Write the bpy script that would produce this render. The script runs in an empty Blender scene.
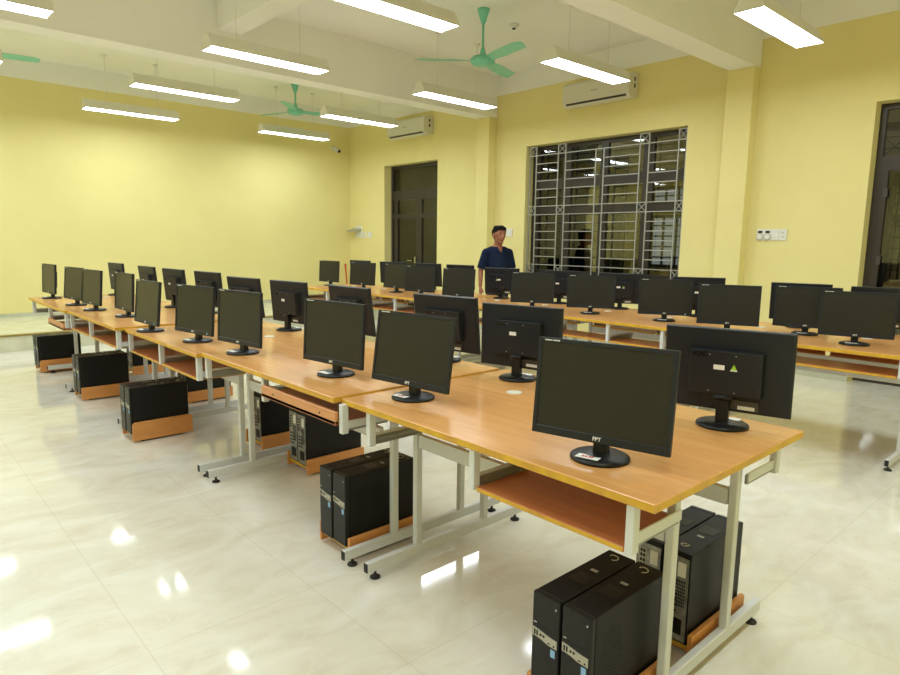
import bpy, bmesh, math, random
from mathutils import Vector, Matrix, noise
random.seed(7)
sc = bpy.context.scene
COL = sc.collection
PI = math.pi

# ------------------------------------------------------------------ helpers
def new_mat(name, col, rough=.5, metal=0.0, spec=.5, emit=None, estr=0):
    m = bpy.data.materials.new(name); m.use_nodes = True
    b = m.node_tree.nodes['Principled BSDF']
    b.inputs['Base Color'].default_value = (*col, 1)
    b.inputs['Roughness'].default_value = rough
    b.inputs['Metallic'].default_value = metal
    b.inputs['Specular IOR Level'].default_value = spec
    if emit:
        b.inputs['Emission Color'].default_value = (*emit, 1)
        b.inputs['Emission Strength'].default_value = estr
    return m

def mottle(m, c1, c2, scale=8, detail=4, stretch=(1, 1, 1), lo=.35, hi=.65, bump=0, coords='Object'):
    nt = m.node_tree; N = nt.nodes; L = nt.links; b = N['Principled BSDF']
    tc = N.new('ShaderNodeTexCoord'); mp = N.new('ShaderNodeMapping'); mp.inputs['Scale'].default_value = stretch
    nz = N.new('ShaderNodeTexNoise'); nz.inputs['Scale'].default_value = scale; nz.inputs['Detail'].default_value = detail
    cr = N.new('ShaderNodeValToRGB'); cr.color_ramp.elements[0].position = lo; cr.color_ramp.elements[1].position = hi
    cr.color_ramp.elements[0].color = (*c1, 1); cr.color_ramp.elements[1].color = (*c2, 1)
    L.new(tc.outputs[coords], mp.inputs[0]); L.new(mp.outputs[0], nz.inputs['Vector'])
    L.new(nz.outputs[0], cr.inputs[0]); L.new(cr.outputs[0], b.inputs['Base Color'])
    if bump:
        bp = N.new('ShaderNodeBump'); bp.inputs['Strength'].default_value = bump; bp.inputs['Distance'].default_value = .01
        L.new(nz.outputs[0], bp.inputs['Height']); L.new(bp.outputs[0], b.inputs['Normal'])
    return m

M = {}
M['yellow'] = mottle(new_mat('yellow_wall_paint', (.8, .7, .25), .75, spec=.2), (.82, .725, .325), (.85, .755, .345), 1.5)
M['white_paint'] = mottle(new_mat('white_ceiling_paint', (.8, .8, .72), .85, spec=.2), (.90, .89, .83), (.92, .91, .85), 2)
M['base_tile'] = mottle(new_mat('grey_green_wall_tile', (.55, .56, .45), .25), (.50, .51, .38), (.60, .60, .47), 6)
M['step_tile'] = mottle(new_mat('podium_tile', (.7, .7, .55), .2), (.62, .62, .46), (.72, .72, .56), 5)
M['nosing'] = new_mat('brown_step_nosing', (.30, .22, .06), .4)
M['frame_dark'] = new_mat('dark_brown_aluminium', (.045, .036, .028), .4, .2)
M['grille'] = new_mat('grey_painted_steel_grille', (.42, .42, .38), .4, .3)
M['white_metal'] = new_mat('pale_grey_painted_steel', (.66, .68, .68), .35)
M['slide'] = new_mat('zinc_drawer_slide', (.32, .32, .29), .45, .7)
M['chrome'] = new_mat('steel', (.5, .5, .48), .25, 1)
M['blk'] = mottle(new_mat('black_plastic', (.008, .008, .009), .4, spec=.35), (.006, .006, .007), (.010, .010, .011), 60)
M['blk_matte'] = new_mat('black_rear_plastic', (.010, .013, .019), .42, spec=.4)
M['blk_gloss'] = new_mat('black_gloss_plastic', (.005, .005, .005), .3, spec=.3)
M['case'] = new_mat('black_steel_case', (.006, .006, .006), .5, spec=.3)
M['screen'] = new_mat('matte_lcd_screen', (.016, .015, .012), .34, spec=.4)
M['white'] = new_mat('white_print', (.85, .85, .82), .5)
M['label'] = new_mat('paper_label', (.72, .70, .62), .6)
M['silver'] = new_mat('silver_strip', (.46, .44, .37), .35, .3)
M['port_grey'] = new_mat('dark_grey_port_recess', (.06, .055, .05), .4)
M['greentri'] = new_mat('lime_green_print', (.35, .62, .05), .5)
M['red'] = new_mat('red_print', (.55, .05, .04), .5)
M['blue'] = new_mat('blue_label', (.25, .45, .75), .4)
M['logo_dark'] = new_mat('dark_relief_logo', (.002, .002, .003), .25)
M['rearmetal'] = mottle(new_mat('galvanised_rear_panel', (.3, .3, .29), .4, .6), (.22, .23, .23), (.42, .42, .40), 30)
M['rubber'] = new_mat('black_rubber_foot', (.012, .012, .012), .6)
M['fan'] = new_mat('mint_green_enamel', (.20, .60, .44), .35)
M['acwhite'] = new_mat('off_white_plastic', (.72, .70, .58), .4)
M['lampbody'] = new_mat('white_lamp_housing', (.78, .76, .66), .45)
M['lamp'] = new_mat('lit_fluorescent_louvre', (.9, .9, .9), .5, emit=(.85, .94, 1.0), estr=13.5)
M['pale'] = new_mat('white_switch_plastic', (.78, .78, .72), .35)
M['skin'] = new_mat('skin', (.36, .135, .070), .5)
M['hair'] = new_mat('black_hair', (.006, .005, .005), .7, spec=.15)
M['shirt'] = mottle(new_mat('navy_polo_cloth', (.007, .014, .042), .85, spec=.2), (.006, .012, .036), (.009, .018, .050), 40)
M['trouser'] = new_mat('dark_trouser_cloth', (.02, .02, .024), .8)
M['poleRed'] = new_mat('red_orange_plastic', (.55, .09, .02), .4)
M['corr'] = mottle(new_mat('corridor_ochre_paint', (.6, .52, .2), .8), (.58, .50, .19), (.63, .54, .22), 2)
M['corrbeige'] = new_mat('beige_plaster', (.60, .52, .36), .8)
M['corrfill'] = new_mat('added_corridor_glow', (.8, .8, .7), .5, emit=(1, .9, .65), estr=9)  # glow of the added corridor fill lights
M['dim_pane'] = new_mat('lit_window_beyond', (.2, .2, .2), .4, emit=(.85, .95, 1.0), estr=.2)

def wood(name, c1, c2, axis_stretch, rough=.3):
    m = new_mat(name, c1, rough)
    nt = m.node_tree; N = nt.nodes; L = nt.links; b = N['Principled BSDF']
    tc = N.new('ShaderNodeTexCoord'); mp = N.new('ShaderNodeMapping'); mp.inputs['Scale'].default_value = axis_stretch
    nz = N.new('ShaderNodeTexNoise'); nz.inputs['Scale'].default_value = 3; nz.inputs['Detail'].default_value = 6; nz.inputs['Distortion'].default_value = .6
    cr = N.new('ShaderNodeValToRGB'); cr.color_ramp.elements[0].position = .3; cr.color_ramp.elements[1].position = .7
    cr.color_ramp.elements[0].color = (*c1, 1); cr.color_ramp.elements[1].color = (*c2, 1)
    L.new(tc.outputs['Object'], mp.inputs[0]); L.new(mp.outputs[0], nz.inputs['Vector']); L.new(nz.outputs[0], cr.inputs[0]); L.new(cr.outputs[0], b.inputs['Base Color'])
    return m
M['wood'] = wood('beech_laminate', (.62, .30, .095), (.72, .375, .135), (14, 1.1, 14), .24)
M['edge'] = mottle(new_mat('yellowed_edge_band', (.6, .36, .03), .45), (.58, .30, .03), (.70, .42, .015), 14)
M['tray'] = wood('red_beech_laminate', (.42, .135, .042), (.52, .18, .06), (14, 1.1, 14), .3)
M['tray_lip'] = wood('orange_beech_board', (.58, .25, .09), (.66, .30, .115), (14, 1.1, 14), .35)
M['cradle'] = wood('orange_particle_board', (.64, .27, .075), (.72, .33, .10), (2, 14, 10), .4)

def glass_mat():
    m = bpy.data.materials.new('window_glass'); m.use_nodes = True
    N = m.node_tree.nodes; L = m.node_tree.links; N.clear()
    o = N.new('ShaderNodeOutputMaterial'); mx = N.new('ShaderNodeMixShader'); t = N.new('ShaderNodeBsdfTransparent'); g = N.new('ShaderNodeBsdfGlossy')
    f = N.new('ShaderNodeFresnel'); f.inputs[0].default_value = 1.7
    t.inputs[0].default_value = (.72, .74, .70, 1); g.inputs[0].default_value = (.9, .9, .9, 1); g.inputs['Roughness'].default_value = .02
    L.new(f.outputs[0], mx.inputs[0]); L.new(t.outputs[0], mx.inputs[1]); L.new(g.outputs[0], mx.inputs[2]); L.new(mx.outputs[0], o.inputs[0])
    return m
M['glass'] = glass_mat()

def floor_mat():
    m = new_mat('polished_cream_floor_tile', (.7, .66, .5), .07)
    nt = m.node_tree; N = nt.nodes; L = nt.links; b = N['Principled BSDF']
    b.inputs['Specular IOR Level'].default_value = .45
    tc = N.new('ShaderNodeTexCoord'); mp = N.new('ShaderNodeMapping'); mp.inputs['Scale'].default_value = (1.1, 2.0, 1); mp.inputs['Rotation'].default_value = (0, 0, .5)
    L.new(tc.outputs['Object'], mp.inputs[0])
    nz = N.new('ShaderNodeTexNoise'); nz.inputs['Scale'].default_value = 2.3; nz.inputs['Detail'].default_value = 8; nz.inputs['Distortion'].default_value = 1.6
    L.new(mp.outputs[0], nz.inputs['Vector'])
    cr = N.new('ShaderNodeValToRGB'); e = cr.color_ramp.elements
    e[0].position = .30; e[0].color = (.69, .65, .54, 1); e[1].position = .72; e[1].color = (.81, .80, .73, 1)
    k = e.new(.5); k.color = (.75, .73, .63, 1)
    L.new(nz.outputs[0], cr.inputs[0])
    # thin veins
    n2 = N.new('ShaderNodeTexNoise'); n2.inputs['Scale'].default_value = 1.7; n2.inputs['Detail'].default_value = 5; n2.inputs['Distortion'].default_value = 2.5
    L.new(mp.outputs[0], n2.inputs['Vector'])
    r2 = N.new('ShaderNodeValToRGB'); q = r2.color_ramp.elements; q[0].position = .47; q[0].color = (0, 0, 0, 1); q[1].position = .53; q[1].color = (0, 0, 0, 1); z = q.new(.50); z.color = (1, 1, 1, 1)
    L.new(n2.outputs[0], r2.inputs[0])
    ml = N.new('ShaderNodeMath'); ml.operation = 'MULTIPLY'; ml.inputs[1].default_value = .5; L.new(r2.outputs[0], ml.inputs[0])
    mx = N.new('ShaderNodeMixRGB'); mx.inputs[2].default_value = (.78, .77, .66, 1)
    L.new(ml.outputs[0], mx.inputs[0]); L.new(cr.outputs[0], mx.inputs[1])
    # joints : bricks without offset
    br = N.new('ShaderNodeTexBrick'); br.offset = 0; br.inputs['Scale'].default_value = 1; br.inputs['Brick Width'].default_value = .62; br.inputs['Row Height'].default_value = .62
    br.inputs['Mortar Size'].default_value = .002; br.inputs['Mortar Smooth'].default_value = .3
    mp2 = N.new('ShaderNodeMapping'); mp2.inputs['Location'].default_value = (.02 + .62 * 8, -.28 + .62 * 8, 0)
    L.new(tc.outputs['Object'], mp2.inputs[0]); L.new(mp2.outputs[0], br.inputs['Vector'])
    mj = N.new('ShaderNodeMixRGB'); mj.inputs[2].default_value = (.50, .46, .34, 1)
    mk = N.new('ShaderNodeMath'); mk.operation = 'MULTIPLY'; mk.inputs[1].default_value = .4; L.new(br.outputs['Fac'], mk.inputs[0])
    L.new(mk.outputs[0], mj.inputs[0]); L.new(mx.outputs[0], mj.inputs[1]); L.new(mj.outputs[0], b.inputs['Base Color'])
    return m
M['floor'] = floor_mat()

# mesh accumulator --------------------------------------------------
class MB:
    def __init__(s): s.v = []; s.f = []; s.mi = []; s.sm = []
    def add(s, vs, fs, mi=0, sm=False):
        o = len(s.v); s.v += [tuple(v) for v in vs]
        for f in fs: s.f.append([i + o for i in f]); s.mi.append(mi); s.sm.append(sm)
        return s
    def box(s, x0, x1, y0, y1, z0, z1, mi=0, sides=None):
        vs = [(x, y, z) for z in (z0, z1) for y in (y0, y1) for x in (x0, x1)]
        fs = [(0, 2, 3, 1), (4, 5, 7, 6), (0, 1, 5, 4), (2, 6, 7, 3), (0, 4, 6, 2), (1, 3, 7, 5)]
        o = len(s.v); s.v += vs
        for k, f in enumerate(fs):
            s.f.append([i + o for i in f]); s.mi.append(mi if (sides is None or k < 2) else sides); s.sm.append(False)
        return s
    def prism(s, pts, a, b, axis='x', mi=0):
        # pts: 2D polygon, extruded a..b along axis
        def p(u, v, t):
            return {'x': (t, u, v), 'y': (u, t, v), 'z': (u, v, t)}[axis]
        n = len(pts); vs = [p(u, v, a) for u, v in pts] + [p(u, v, b) for u, v in pts]
        fs = [list(range(n))[::-1], list(range(n, 2 * n))] + [[i, (i + 1) % n, n + (i + 1) % n, n + i] for i in range(n)]
        return s.add(vs, fs, mi)
    def tube(s, p0, p1, r0, r1=None, n=12, mi=0, caps=True, sx=1):
        r1 = r0 if r1 is None else r1
        p0 = Vector(p0); p1 = Vector(p1); d = (p1 - p0).normalized()
        a = d.orthogonal().normalized(); b = d.cross(a)
        if abs(d.z) > .999: a = Vector((1, 0, 0)); b = d.cross(a)
        vs = []
        for p, r in ((p0, r0), (p1, r1)):
            for i in range(n):
                t = 2 * PI * i / n; vs.append(p + a * math.cos(t) * r * sx + b * math.sin(t) * r)
        fs = [[i, (i + 1) % n, n + (i + 1) % n, n + i] for i in range(n)]
        s.add(vs, fs, mi, True)
        if caps:
            s.add(vs[:n], [list(range(n))[::-1]], mi); s.add(vs[n:], [list(range(n))], mi)
        return s
    def lathe(s, prof, c=(0, 0, 0), n=28, mi=0, sx=1, sy=1):
        vs = []; fs = []
        for (r, z) in prof:
            for i in range(n):
                t = 2 * PI * i / n; vs.append((c[0] + r * math.cos(t) * sx, c[1] + r * math.sin(t) * sy, c[2] + z))
        for k in range(len(prof) - 1):
            for i in range(n):
                j = (i + 1) % n; fs.append([k * n + i, k * n + j, (k + 1) * n + j, (k + 1) * n + i])
        s.add(vs, fs, mi, True)
        s.add(vs[:n], [list(range(n))[::-1]], mi); s.add(vs[-n:], [list(range(n))], mi)
        return s
    def mesh(s, name, mats, bevel=0, seg=2):
        me = bpy.data.meshes.new(name); me.from_pydata(s.v, [], s.f)
        for m in (mats if isinstance(mats, (list, tuple)) else [mats]): me.materials.append(m)
        for p, i, sm in zip(me.polygons, s.mi, s.sm): p.material_index = i; p.use_smooth = sm
        bm = bmesh.new(); bm.from_mesh(me)
        bmesh.ops.remove_doubles(bm, verts=bm.verts, dist=1e-5)
        if bevel:
            es = [e for e in bm.edges if len(e.link_faces) == 2 and e.calc_face_angle() > .6]
            bmesh.ops.bevel(bm, geom=es, offset=bevel, segments=seg, profile=.6, affect='EDGES', clamp_overlap=True)
        bmesh.ops.recalc_face_normals(bm, faces=bm.faces)
        bm.to_mesh(me); bm.free(); me.update()
        return me
    def build(s, name, mats, parent=None, loc=(0, 0, 0), bevel=0, seg=2):
        o = bpy.data.objects.new(name, s.mesh(name, mats, bevel, seg)); COL.objects.link(o)
        o.location = loc
        if parent: o.parent = parent
        return o

def empty(name, loc=(0, 0, 0), rz=0):
    o = bpy.data.objects.new(name, None); COL.objects.link(o); o.location = loc; o.rotation_euler = (0, 0, rz)
    o.empty_display_size = .1
    return o
def tag(o, label, cat, group=None):
    o['label'] = label; o['category'] = cat
    if group: o['group'] = group
    return o
def struct(o): o['kind'] = 'structure'; return o
def kids(o): return [c for c in bpy.data.objects if c.parent is o]
def copy_tree(o, parent=None):
    c = o.copy(); COL.objects.link(c); c.parent = parent
    for ch in kids(o): copy_tree(ch, c)
    return c
def text_mesh(s, size, mat, name='text', ext=.0006):
    cu = bpy.data.curves.new(name, 'FONT'); cu.body = s; cu.size = size; cu.align_x = 'CENTER'; cu.align_y = 'CENTER'; cu.extrude = ext; cu.offset = size * .012
    o = bpy.data.objects.new(name, cu); COL.objects.link(o)
    bpy.context.view_layer.update()
    me = bpy.data.meshes.new_from_object(o.evaluated_get(bpy.context.evaluated_depsgraph_get()))
    bpy.data.objects.remove(o); me.materials.clear(); me.materials.append(mat)
    return me
def link(me, name, parent, loc=(0, 0, 0), rot=(0, 0, 0)):
    o = bpy.data.objects.new(name, me); COL.objects.link(o); o.parent = parent; o.location = loc; o.rotation_euler = rot
    return o

# ------------------------------------------------------------------ the room
XW, YF, XL, YB = 7.42, 11.18, -3.9, -.85
CEIL, YTOP = 3.88, 3.585
def S(o): return struct(o)
S(MB().box(XL, XW + .3, YB, YF, -.1, 0).build('floor', M['floor']))
S(MB().box(XL - .2, XW + .3, YB - .2, YF + .2, CEIL, CEIL + .12).build('ceiling', M['white_paint']))
# window wall with openings: (y0,y1,z0,z1)
OPS = [(.50, 2.04, 0, 2.775), (3.98, 6.51, .93, 2.785), (8.50, 10.02, 0, 2.765)]
def wall_with(ops, x0, x1, y0, y1, z1):
    b = MB(); y = y0
    for (a, c, lo, hi) in ops:
        b.box(x0, x1, y, a, 0, z1)
        if lo > 0: b.box(x0, x1, a, c, 0, lo)
        b.box(x0, x1, a, c, hi, z1); y = c
    b.box(x0, x1, y, y1, 0, z1); return b
S(wall_with(OPS, XW, XW + .3, YB - .2, YF + .2, YTOP).build('wall_right', M['yellow']))
S(MB().box(XL - .2, XW, YF, YF + .2, 0, YTOP).build('wall_front', M['yellow']))
S(MB().box(XL - .2, XL, YB - .2, YF, 0, YTOP).build('wall_left', M['yellow']))
S(MB().box(XL, XW, YB - .2, YB, 0, YTOP).build('wall_back', M['yellow']))
# white painted ring beam above the yellow
S(MB().box(XW - .004, XW + .3, YB, YF + .2, YTOP, CEIL).build('trim_1', M['white_paint']))
S(MB().box(XL, XW - .004, YF - .004, YF + .2, YTOP, CEIL).build('trim_2', M['white_paint']))
S(MB().box(XL - .2, XL + .004, YB, YF - .004, YTOP, CEIL).build('trim_3', M['white_paint']))
S(MB().box(XL + .004, XW - .004, YB - .2, YB + .004, YTOP, CEIL).build('trim_4', M['white_paint']))
# cross beams and the joist between them
S(MB().box(XL + .004, XW - .004, 3.175, 3.46, 3.285, CEIL).build('trim_5', M['white_paint']))
S(MB().box(XL + .004, XW - .004, 7.12, 7.40, 3.265, CEIL).build('trim_6', M['white_paint']))
S(MB().box(3.06, 3.32, 3.46, 7.12, 3.60, CEIL).build('trim_7', M['white_paint']))
# columns on the window wall
S(MB().box(XW - .15, XW, 3.18, 3.475, 0, 3.285).build('trim_8', M['yellow'], bevel=.004))
S(MB().box(XW - .17, XW, 7.125, 7.395, 0, 3.265).build('trim_9', M['yellow'], bevel=.004))
# skirtings
b = MB()
for a, c in ((YB, .50), (2.04, 3.18), (3.475, 7.125), (7.395, 8.50)): b.box(XW - .012, XW, a, c, 0, .12)
for a, c, d in ((3.18, 3.475, .15), (7.125, 7.395, .17)): b.box(XW - d - .012, XW, a - .012, c + .012, 0, .12)
S(b.build('baseboard_right', M['base_tile']))
S(MB().box(XL, XW, YF - .012, YF, .205, .262).build('baseboard_front', M['base_tile']))
# podium
o = S(MB().box(XL, XW, 9.18, YF, 0, .185).build('platform', M['step_tile']))
nz = MB().box(XL, XW, 9.165, 9.24, .185, .205).build('nosing', M['nosing'], o)
o2 = MB().box(XL, XW, 9.24, YF, .185, .205).build('platform_tread', M['step_tile'], o)

# ---- corridor outside the window wall
S(MB().box(XW + .3, 10.2, YB, YF + .4, -.1, -.001).build('floor', M['step_tile']))
S(MB().box(XW + .3, 10.2, YB, YF + .4, 3.2, 3.3).build('ceiling', M['white_paint']))
S(MB().box(9.9, 10.2, YB, 3.5, 0, 3.2).build('wall_outer', M['corrbeige']))
S(MB().box(9.9, 10.2, 3.5, YF + .4, 0, 3.2).build('wall_outer', M['corr']))
S(MB().box(XW + .3, 10.2, YF + .4, YF + .6, 0, 3.2).build('wall_outer', M['corr']))
S(MB().box(XW + .3, 10.2, YB - .2, YB, 0, 3.2).build('wall_outer', M['corrbeige']))
def far_window(n, y0, y1, z0, z1, ny, nzz, pane, lab=None):
    w = empty('window_%d' % n, (9.9, (y0 + y1) / 2, 0)); struct(w); yc = (y0 + y1) / 2
    f = MB(); t = .05
    f.box(-.04, 0, y0 - yc, y1 - yc, z0, z0 + t).box(-.04, 0, y0 - yc, y1 - yc, z1 - t, z1)
    f.box(-.04, 0, y0 - yc, y0 - yc + t, z0 + t, z1 - t).box(-.04, 0, y1 - yc - t, y1 - yc, z0 + t, z1 - t)
    for i in range(1, ny):
        y = y0 - yc + (y1 - y0) * i / ny; f.box(-.03, 0, y - .018, y + .018, z0 + t, z1 - t)
    for i in range(1, nzz):
        z = z0 + (z1 - z0) * i / nzz; f.box(-.028, -.002, y0 - yc + t, y1 - yc - t, z - .012, z + .012)
    f.build('window_frame', M['frame_dark'], w)
    MB().box(-.012, -.004, y0 - yc + t, y1 - yc - t, z0 + t, z1 - t).build('window_pane', pane, w)
far_window(4, 5.15, 5.85, 1.0, 1.86, 3, 5, M['dim_pane'])
far_window(5, 5.15, 6.05, 2.02, 2.32, 4, 2, M['dim_pane'])
darkpane = new_mat('dark_glass_pane', (.02, .02, .018), .1)
far_window(6, 7.2, 7.75, 0.02, 2.9, 1, 2, darkpane)
far_window(7, 6.35, 6.75, .02, 2.9, 1, 2, darkpane)
far_window(8, 8.55, 8.75, .02, 2.9, 1, 1, darkpane)

for y in (1.2, 6.0, 9.6):  # fill lights added to brighten the corridor, no known fixtures there
    c_ = empty('added_corridor_light', (8.7, y, 3.2))
    MB().lathe([(.16, 0), (.15, -.04), (.08, -.07), (.01, -.075)], n=20).build('fill_dome', M['corrfill'], c_)
    tag(c_, 'added round light brightening the corridor outside, %s' % {1.2: 'near the right door', 6.0: 'behind the barred window', 9.6: 'near the far door'}[y], 'lamp')
# ---- window 1 : frame, glass and iron grille
def opening_frame(name, y0, y1, z0, z1, mull, rails, x=7.585, t=.055, dp=.06, panes=True):
    w = empty(name, (x, (y0 + y1) / 2, 0)); struct(w); yc = (y0 + y1) / 2; f = MB()
    f.box(0, dp, y0 - yc, y1 - yc, z1 - t, z1); f.box(0, dp, y0 - yc, y1 - yc, z0, z0 + t)
    f.box(0, dp, y0 - yc, y0 - yc + t, z0 + t, z1 - t); f.box(0, dp, y1 - yc - t, y1 - yc, z0 + t, z1 - t)
    for (y, wd, a, c) in mull: f.box(.004, dp - .004, y - yc - wd / 2, y - yc + wd / 2, a, c)
    for (a, c) in rails: f.box(.002, dp - .002, y0 - yc + t, y1 - yc - t, a, c)
    f.build(name.split('_')[0] + '_frame', M['frame_dark'], w)
    if panes: MB().box(dp / 2 - .003, dp / 2 + .003, y0 - yc + .03, y1 - yc - .03, z0 + .03, z1 - .03).build('glass_pane', M['glass'], w)
    return w
w1 = opening_frame('window_1', 3.98, 6.51, .93, 2.785,
    [(4.58, .15, .98, 2.74), (5.25, .12, .98, 2.74), (5.88, .15, .98, 2.74), (4.05, .08, .98, 2.74), (6.42, .09, .98, 2.74)],
    [(2.17, 2.31), (1.80, 1.90)])
g = MB(); gx = 7.475; t = .007
VY = [6.47, 6.35, 5.95, 5.82, 5.31, 5.18, 4.64, 4.51, 4.11, 4.01]
dzn = .1215; Z0 = 2.762
Zs = [Z0 - i * dzn for i in range(16)]
Zs = [z for z in Zs if z > .932]
zb = Zs[-1]
for i, y in enumerate(VY):
    if i in (4, 5): g.box(gx - t, gx + t, y - t, y + t, Zs[8] if False else zb, Zs[1])
    else: g.box(gx - t, gx + t, y - t, y + t, zb, Zs[0])
for n, z in enumerate(Zs):
    if n in (1, 7, 8, 14): segs = [(3.985, 6.505)]
    elif n == 0 or n == 15: segs = [(6.35, 6.505), (5.82, 5.95), (4.51, 4.64), (3.985, 4.11)]
    else: segs = [(5.95, 6.35), (5.31, 5.82), (4.64, 5.18), (4.11, 4.51)]
    for a, c in segs: g.box(gx - t * .8, gx + t * .8, a, c, z - t * .8, z + t * .8)
for (a, c) in ((6.35, 6.47), (5.82, 5.95), (4.51, 4.64), (4.01, 4.11)):
    for (k, l) in ((0, 1), (7, 8), (14, 15)):
        if l >= len(Zs): continue
        for (p, q) in (((a, Zs[l]), (c, Zs[k])), ((a, Zs[k]), (c, Zs[l]))):
            g.tube((gx, p[0], p[1]), (gx, q[0], q[1]), .005, n=6)
go = g.build('window_grille', M['grille'], w1); go.matrix_parent_inverse = Matrix.Identity(4); go.location = Vector((0, 0, 0)) - w1.location
S(MB().box(XW - .0, XW + .165, 3.98, 6.51, .90, .93).build('trim_10', M['yellow']))

# ---- far double door (door_2) and near right door (door_1)
d2 = opening_frame('door_2', 8.50, 10.02, 0, 2.765,
    [(9.20, .16, .06, 2.17), (9.88, .10, .06, 2.17), (8.60, .10, .06, 2.17)], [(2.14, 2.31), (1.80, 1.88), (.06, .22)])
MB().box(-.03, .01, 9.36 - 9.26, 9.50 - 9.26, 1.015, 1.03).box(-.03, .0, 9.27 - 9.26 - .02, 9.29 - 9.26, .98, 1.10).build('door_handle', M['chrome'], d2)
d1 = opening_frame('door_1', .50, 2.04, 0, 2.775,
    [(1.97, .10, .06, 2.2), (.55, .12, .06, 2.2)], [(2.13, 2.27)])
for z in (1.92, 1.25, .6):
    MB().box(-.012, .0, 1.905 - 1.27, 1.945 - 1.27, z - .045, z + .045).build('door_hinge', M['port_grey'], d1)
# open leaf of the right door standing out into the corridor
lf = MB()
lf.box(7.66, 7.76, 1.88, 1.93, .05, 2.12)
lf.box(8.32, 8.42, 1.88, 1.93, .05, 2.12)
for a, c in ((.05, .25), (2.02, 2.12), (.95, 1.03)): lf.box(7.76, 8.32, 1.885, 1.925, a, c)
lfo = lf.build('door_leaf', M['frame_dark'], d1); lfo.location = Vector((0, 0, 0)) - d1.location
# iron grille of the corridor window opposite the right door
w3 = empty('window_3', (9.86, 1.9, 0)); struct(w3); g = MB()
for y in [-.9 + i * .45 for i in range(5)]: g.box(-.02, -.008, y - .008, y + .008, .9, 2.9)
z = .95
while z < 2.85: g.box(-.02, -.008, -1.0, 1.0, z - .006, z + .006); z += .14
g.box(-.03, 0, -1.05, 1.05, 2.20, 2.38).box(-.03, 0, -1.05, 1.05, 1.70, 1.80).box(-.03, 0, -1.05, 1.05, .78, .92).box(-.03, 0, -1.05, 1.05, 2.85, 2.95)
for y in (-.9, -.45, 0, .45):
    g.tube((-.014, y, 2.55), (-.014, y + .2, 2.75), .006, n=6).tube((-.014, y, 2.75), (-.014, y + .2, 2.55), .006, n=6)
g.build('window_grille', M['frame_dark'], w3)

# ------------------------------------------------------------------ ceiling lamps
def make_lamp():
    r = empty('ceiling_lamp')
    b = MB(); L = 1.26
    outer = [(-.118, 0), (.118, 0), (.102, .04), (.050, .125), (-.050, .125), (-.102, .04)]
    # end caps and shell with an open bottom
    def ring(x, k=1): return [(x, u * k, v) for u, v in outer]
    A = ring(0); B = ring(L)
    b.add(A + B, [[i, (i + 1) % 6, 6 + (i + 1) % 6, 6 + i] for i in range(1, 6)])
    b.add(A, [[0, 1, 2, 3, 4, 5]]); b.add(B, [[5, 4, 3, 2, 1, 0]])
    b.box(0, L, -.118, -.111, 0, .006).box(0, L, .111, .118, 0, .006).box(0, .01, -.104, .104, 0, .006).box(L - .01, L, -.104, .104, 0, .006)
    b.build('housing', M['lampbody'], r)
    MB().add([(.008, -.112, .004), (L - .008, -.112, .004), (L - .008, .112, .004), (.008, .112, .004)], [[3, 2, 1, 0]]).build('louvre', M['lamp'], r)
    for x in (.30, .98):
        rod = MB().tube((x, 0, .125), (x, 0, CEIL - 3.13), .0035, n=6).build('suspension_rod', M['lampbody'], r)
        MB().lathe([(.035, 0), (.03, -.018), (.008, -.03)], (x, 0, CEIL - 3.13), 12).build('rose', M['lampbody'], rod)
    return r
lamp0 = make_lamp(); first = True
LX = [(-2.46, 'far'), (.04, 'left'), (2.55, 'middle'), (5.10, 'right')]
LY = [.3, 2.31, 4.22, 6.21, 8.26, 10.22]
rowname = ['over the camera position', 'nearest', 'second', 'third', 'fourth', 'farthest']
for j, y in enumerate(LY):
    for (x, cn) in LX:
        # lamps hung outside the picture still light the room
        o = lamp0 if first else copy_tree(lamp0); first = False
        o.location = (x - (.10 if j == 5 and x < 4 else .05 if j >= 4 else 0), y, 3.13)
        where = {'right': 'on the window side', 'middle': 'in the middle line', 'left': 'in the left line', 'far': 'beside the left wall'}[cn]
        tag(o, 'white hanging fluorescent lamp, %s, %s' % (['above the camera', 'nearest row', 'second row', 'third row', 'fourth row', 'row beside the far wall'][j], where), 'lamp', 'suspended fluorescent lamps')

LAMPS = [o for o in bpy.data.objects if o.name.startswith('ceiling_lamp')]
# ------------------------------------------------------------------ fans
def make_fan(a0, hubz):
    r = empty('ceiling_fan')
    MB().lathe([(.066, 0), (.066, -.02), (.055, -.045), (.030, -.13), (.018, -.155)], (0, 0, 0), 24).build('canopy', M['fan'], r)
    MB().tube((0, 0, -.15), (0, 0, hubz + .06), .013, n=10).build('downrod', M['fan'], r)
    MB().lathe([(.018, .13), (.030, .09), (.035, .05), (.11, .035), (.135, .01), (.135, -.015), (.11, -.045), (.05, -.06), (.01, -.062)], (0, 0, hubz), 28).build('motor', M['fan'], r)
    for k in range(3):
        a = math.radians(a0 + 120 * k); b = MB(); vs = []; n = 12
        for i in range(n + 1):
            x = .12 + (.74 - .12) * i / n; w = .045 + .035 * min(1, i / 4); w *= math.sqrt(max(.05, 1 - max(0, (x - .66) / .085) ** 2))
            vs += [(x, -w, .012), (x, w, -.012), (x, w, -.016), (x, -w, .008)]
        fs = []
        for i in range(n):
            for q in range(4): fs.append([4 * i + q, 4 * i + (q + 1) % 4, 4 * i + 4 + (q + 1) % 4, 4 * i + 4 + q])
        fs += [[0, 1, 2, 3], [4 * n + 3, 4 * n + 2, 4 * n + 1, 4 * n]]
        o = b.add(vs, fs).build('blade', M['fan'], r, (0, 0, hubz)); o.rotation_euler = (0, 0, a)
    return r
f = make_fan(18, -.53); f.location = (5.24, 5.27, CEIL); tag(f, 'green ceiling fan hanging in the middle bay, the nearer one on the window side', 'ceiling fan')
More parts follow.
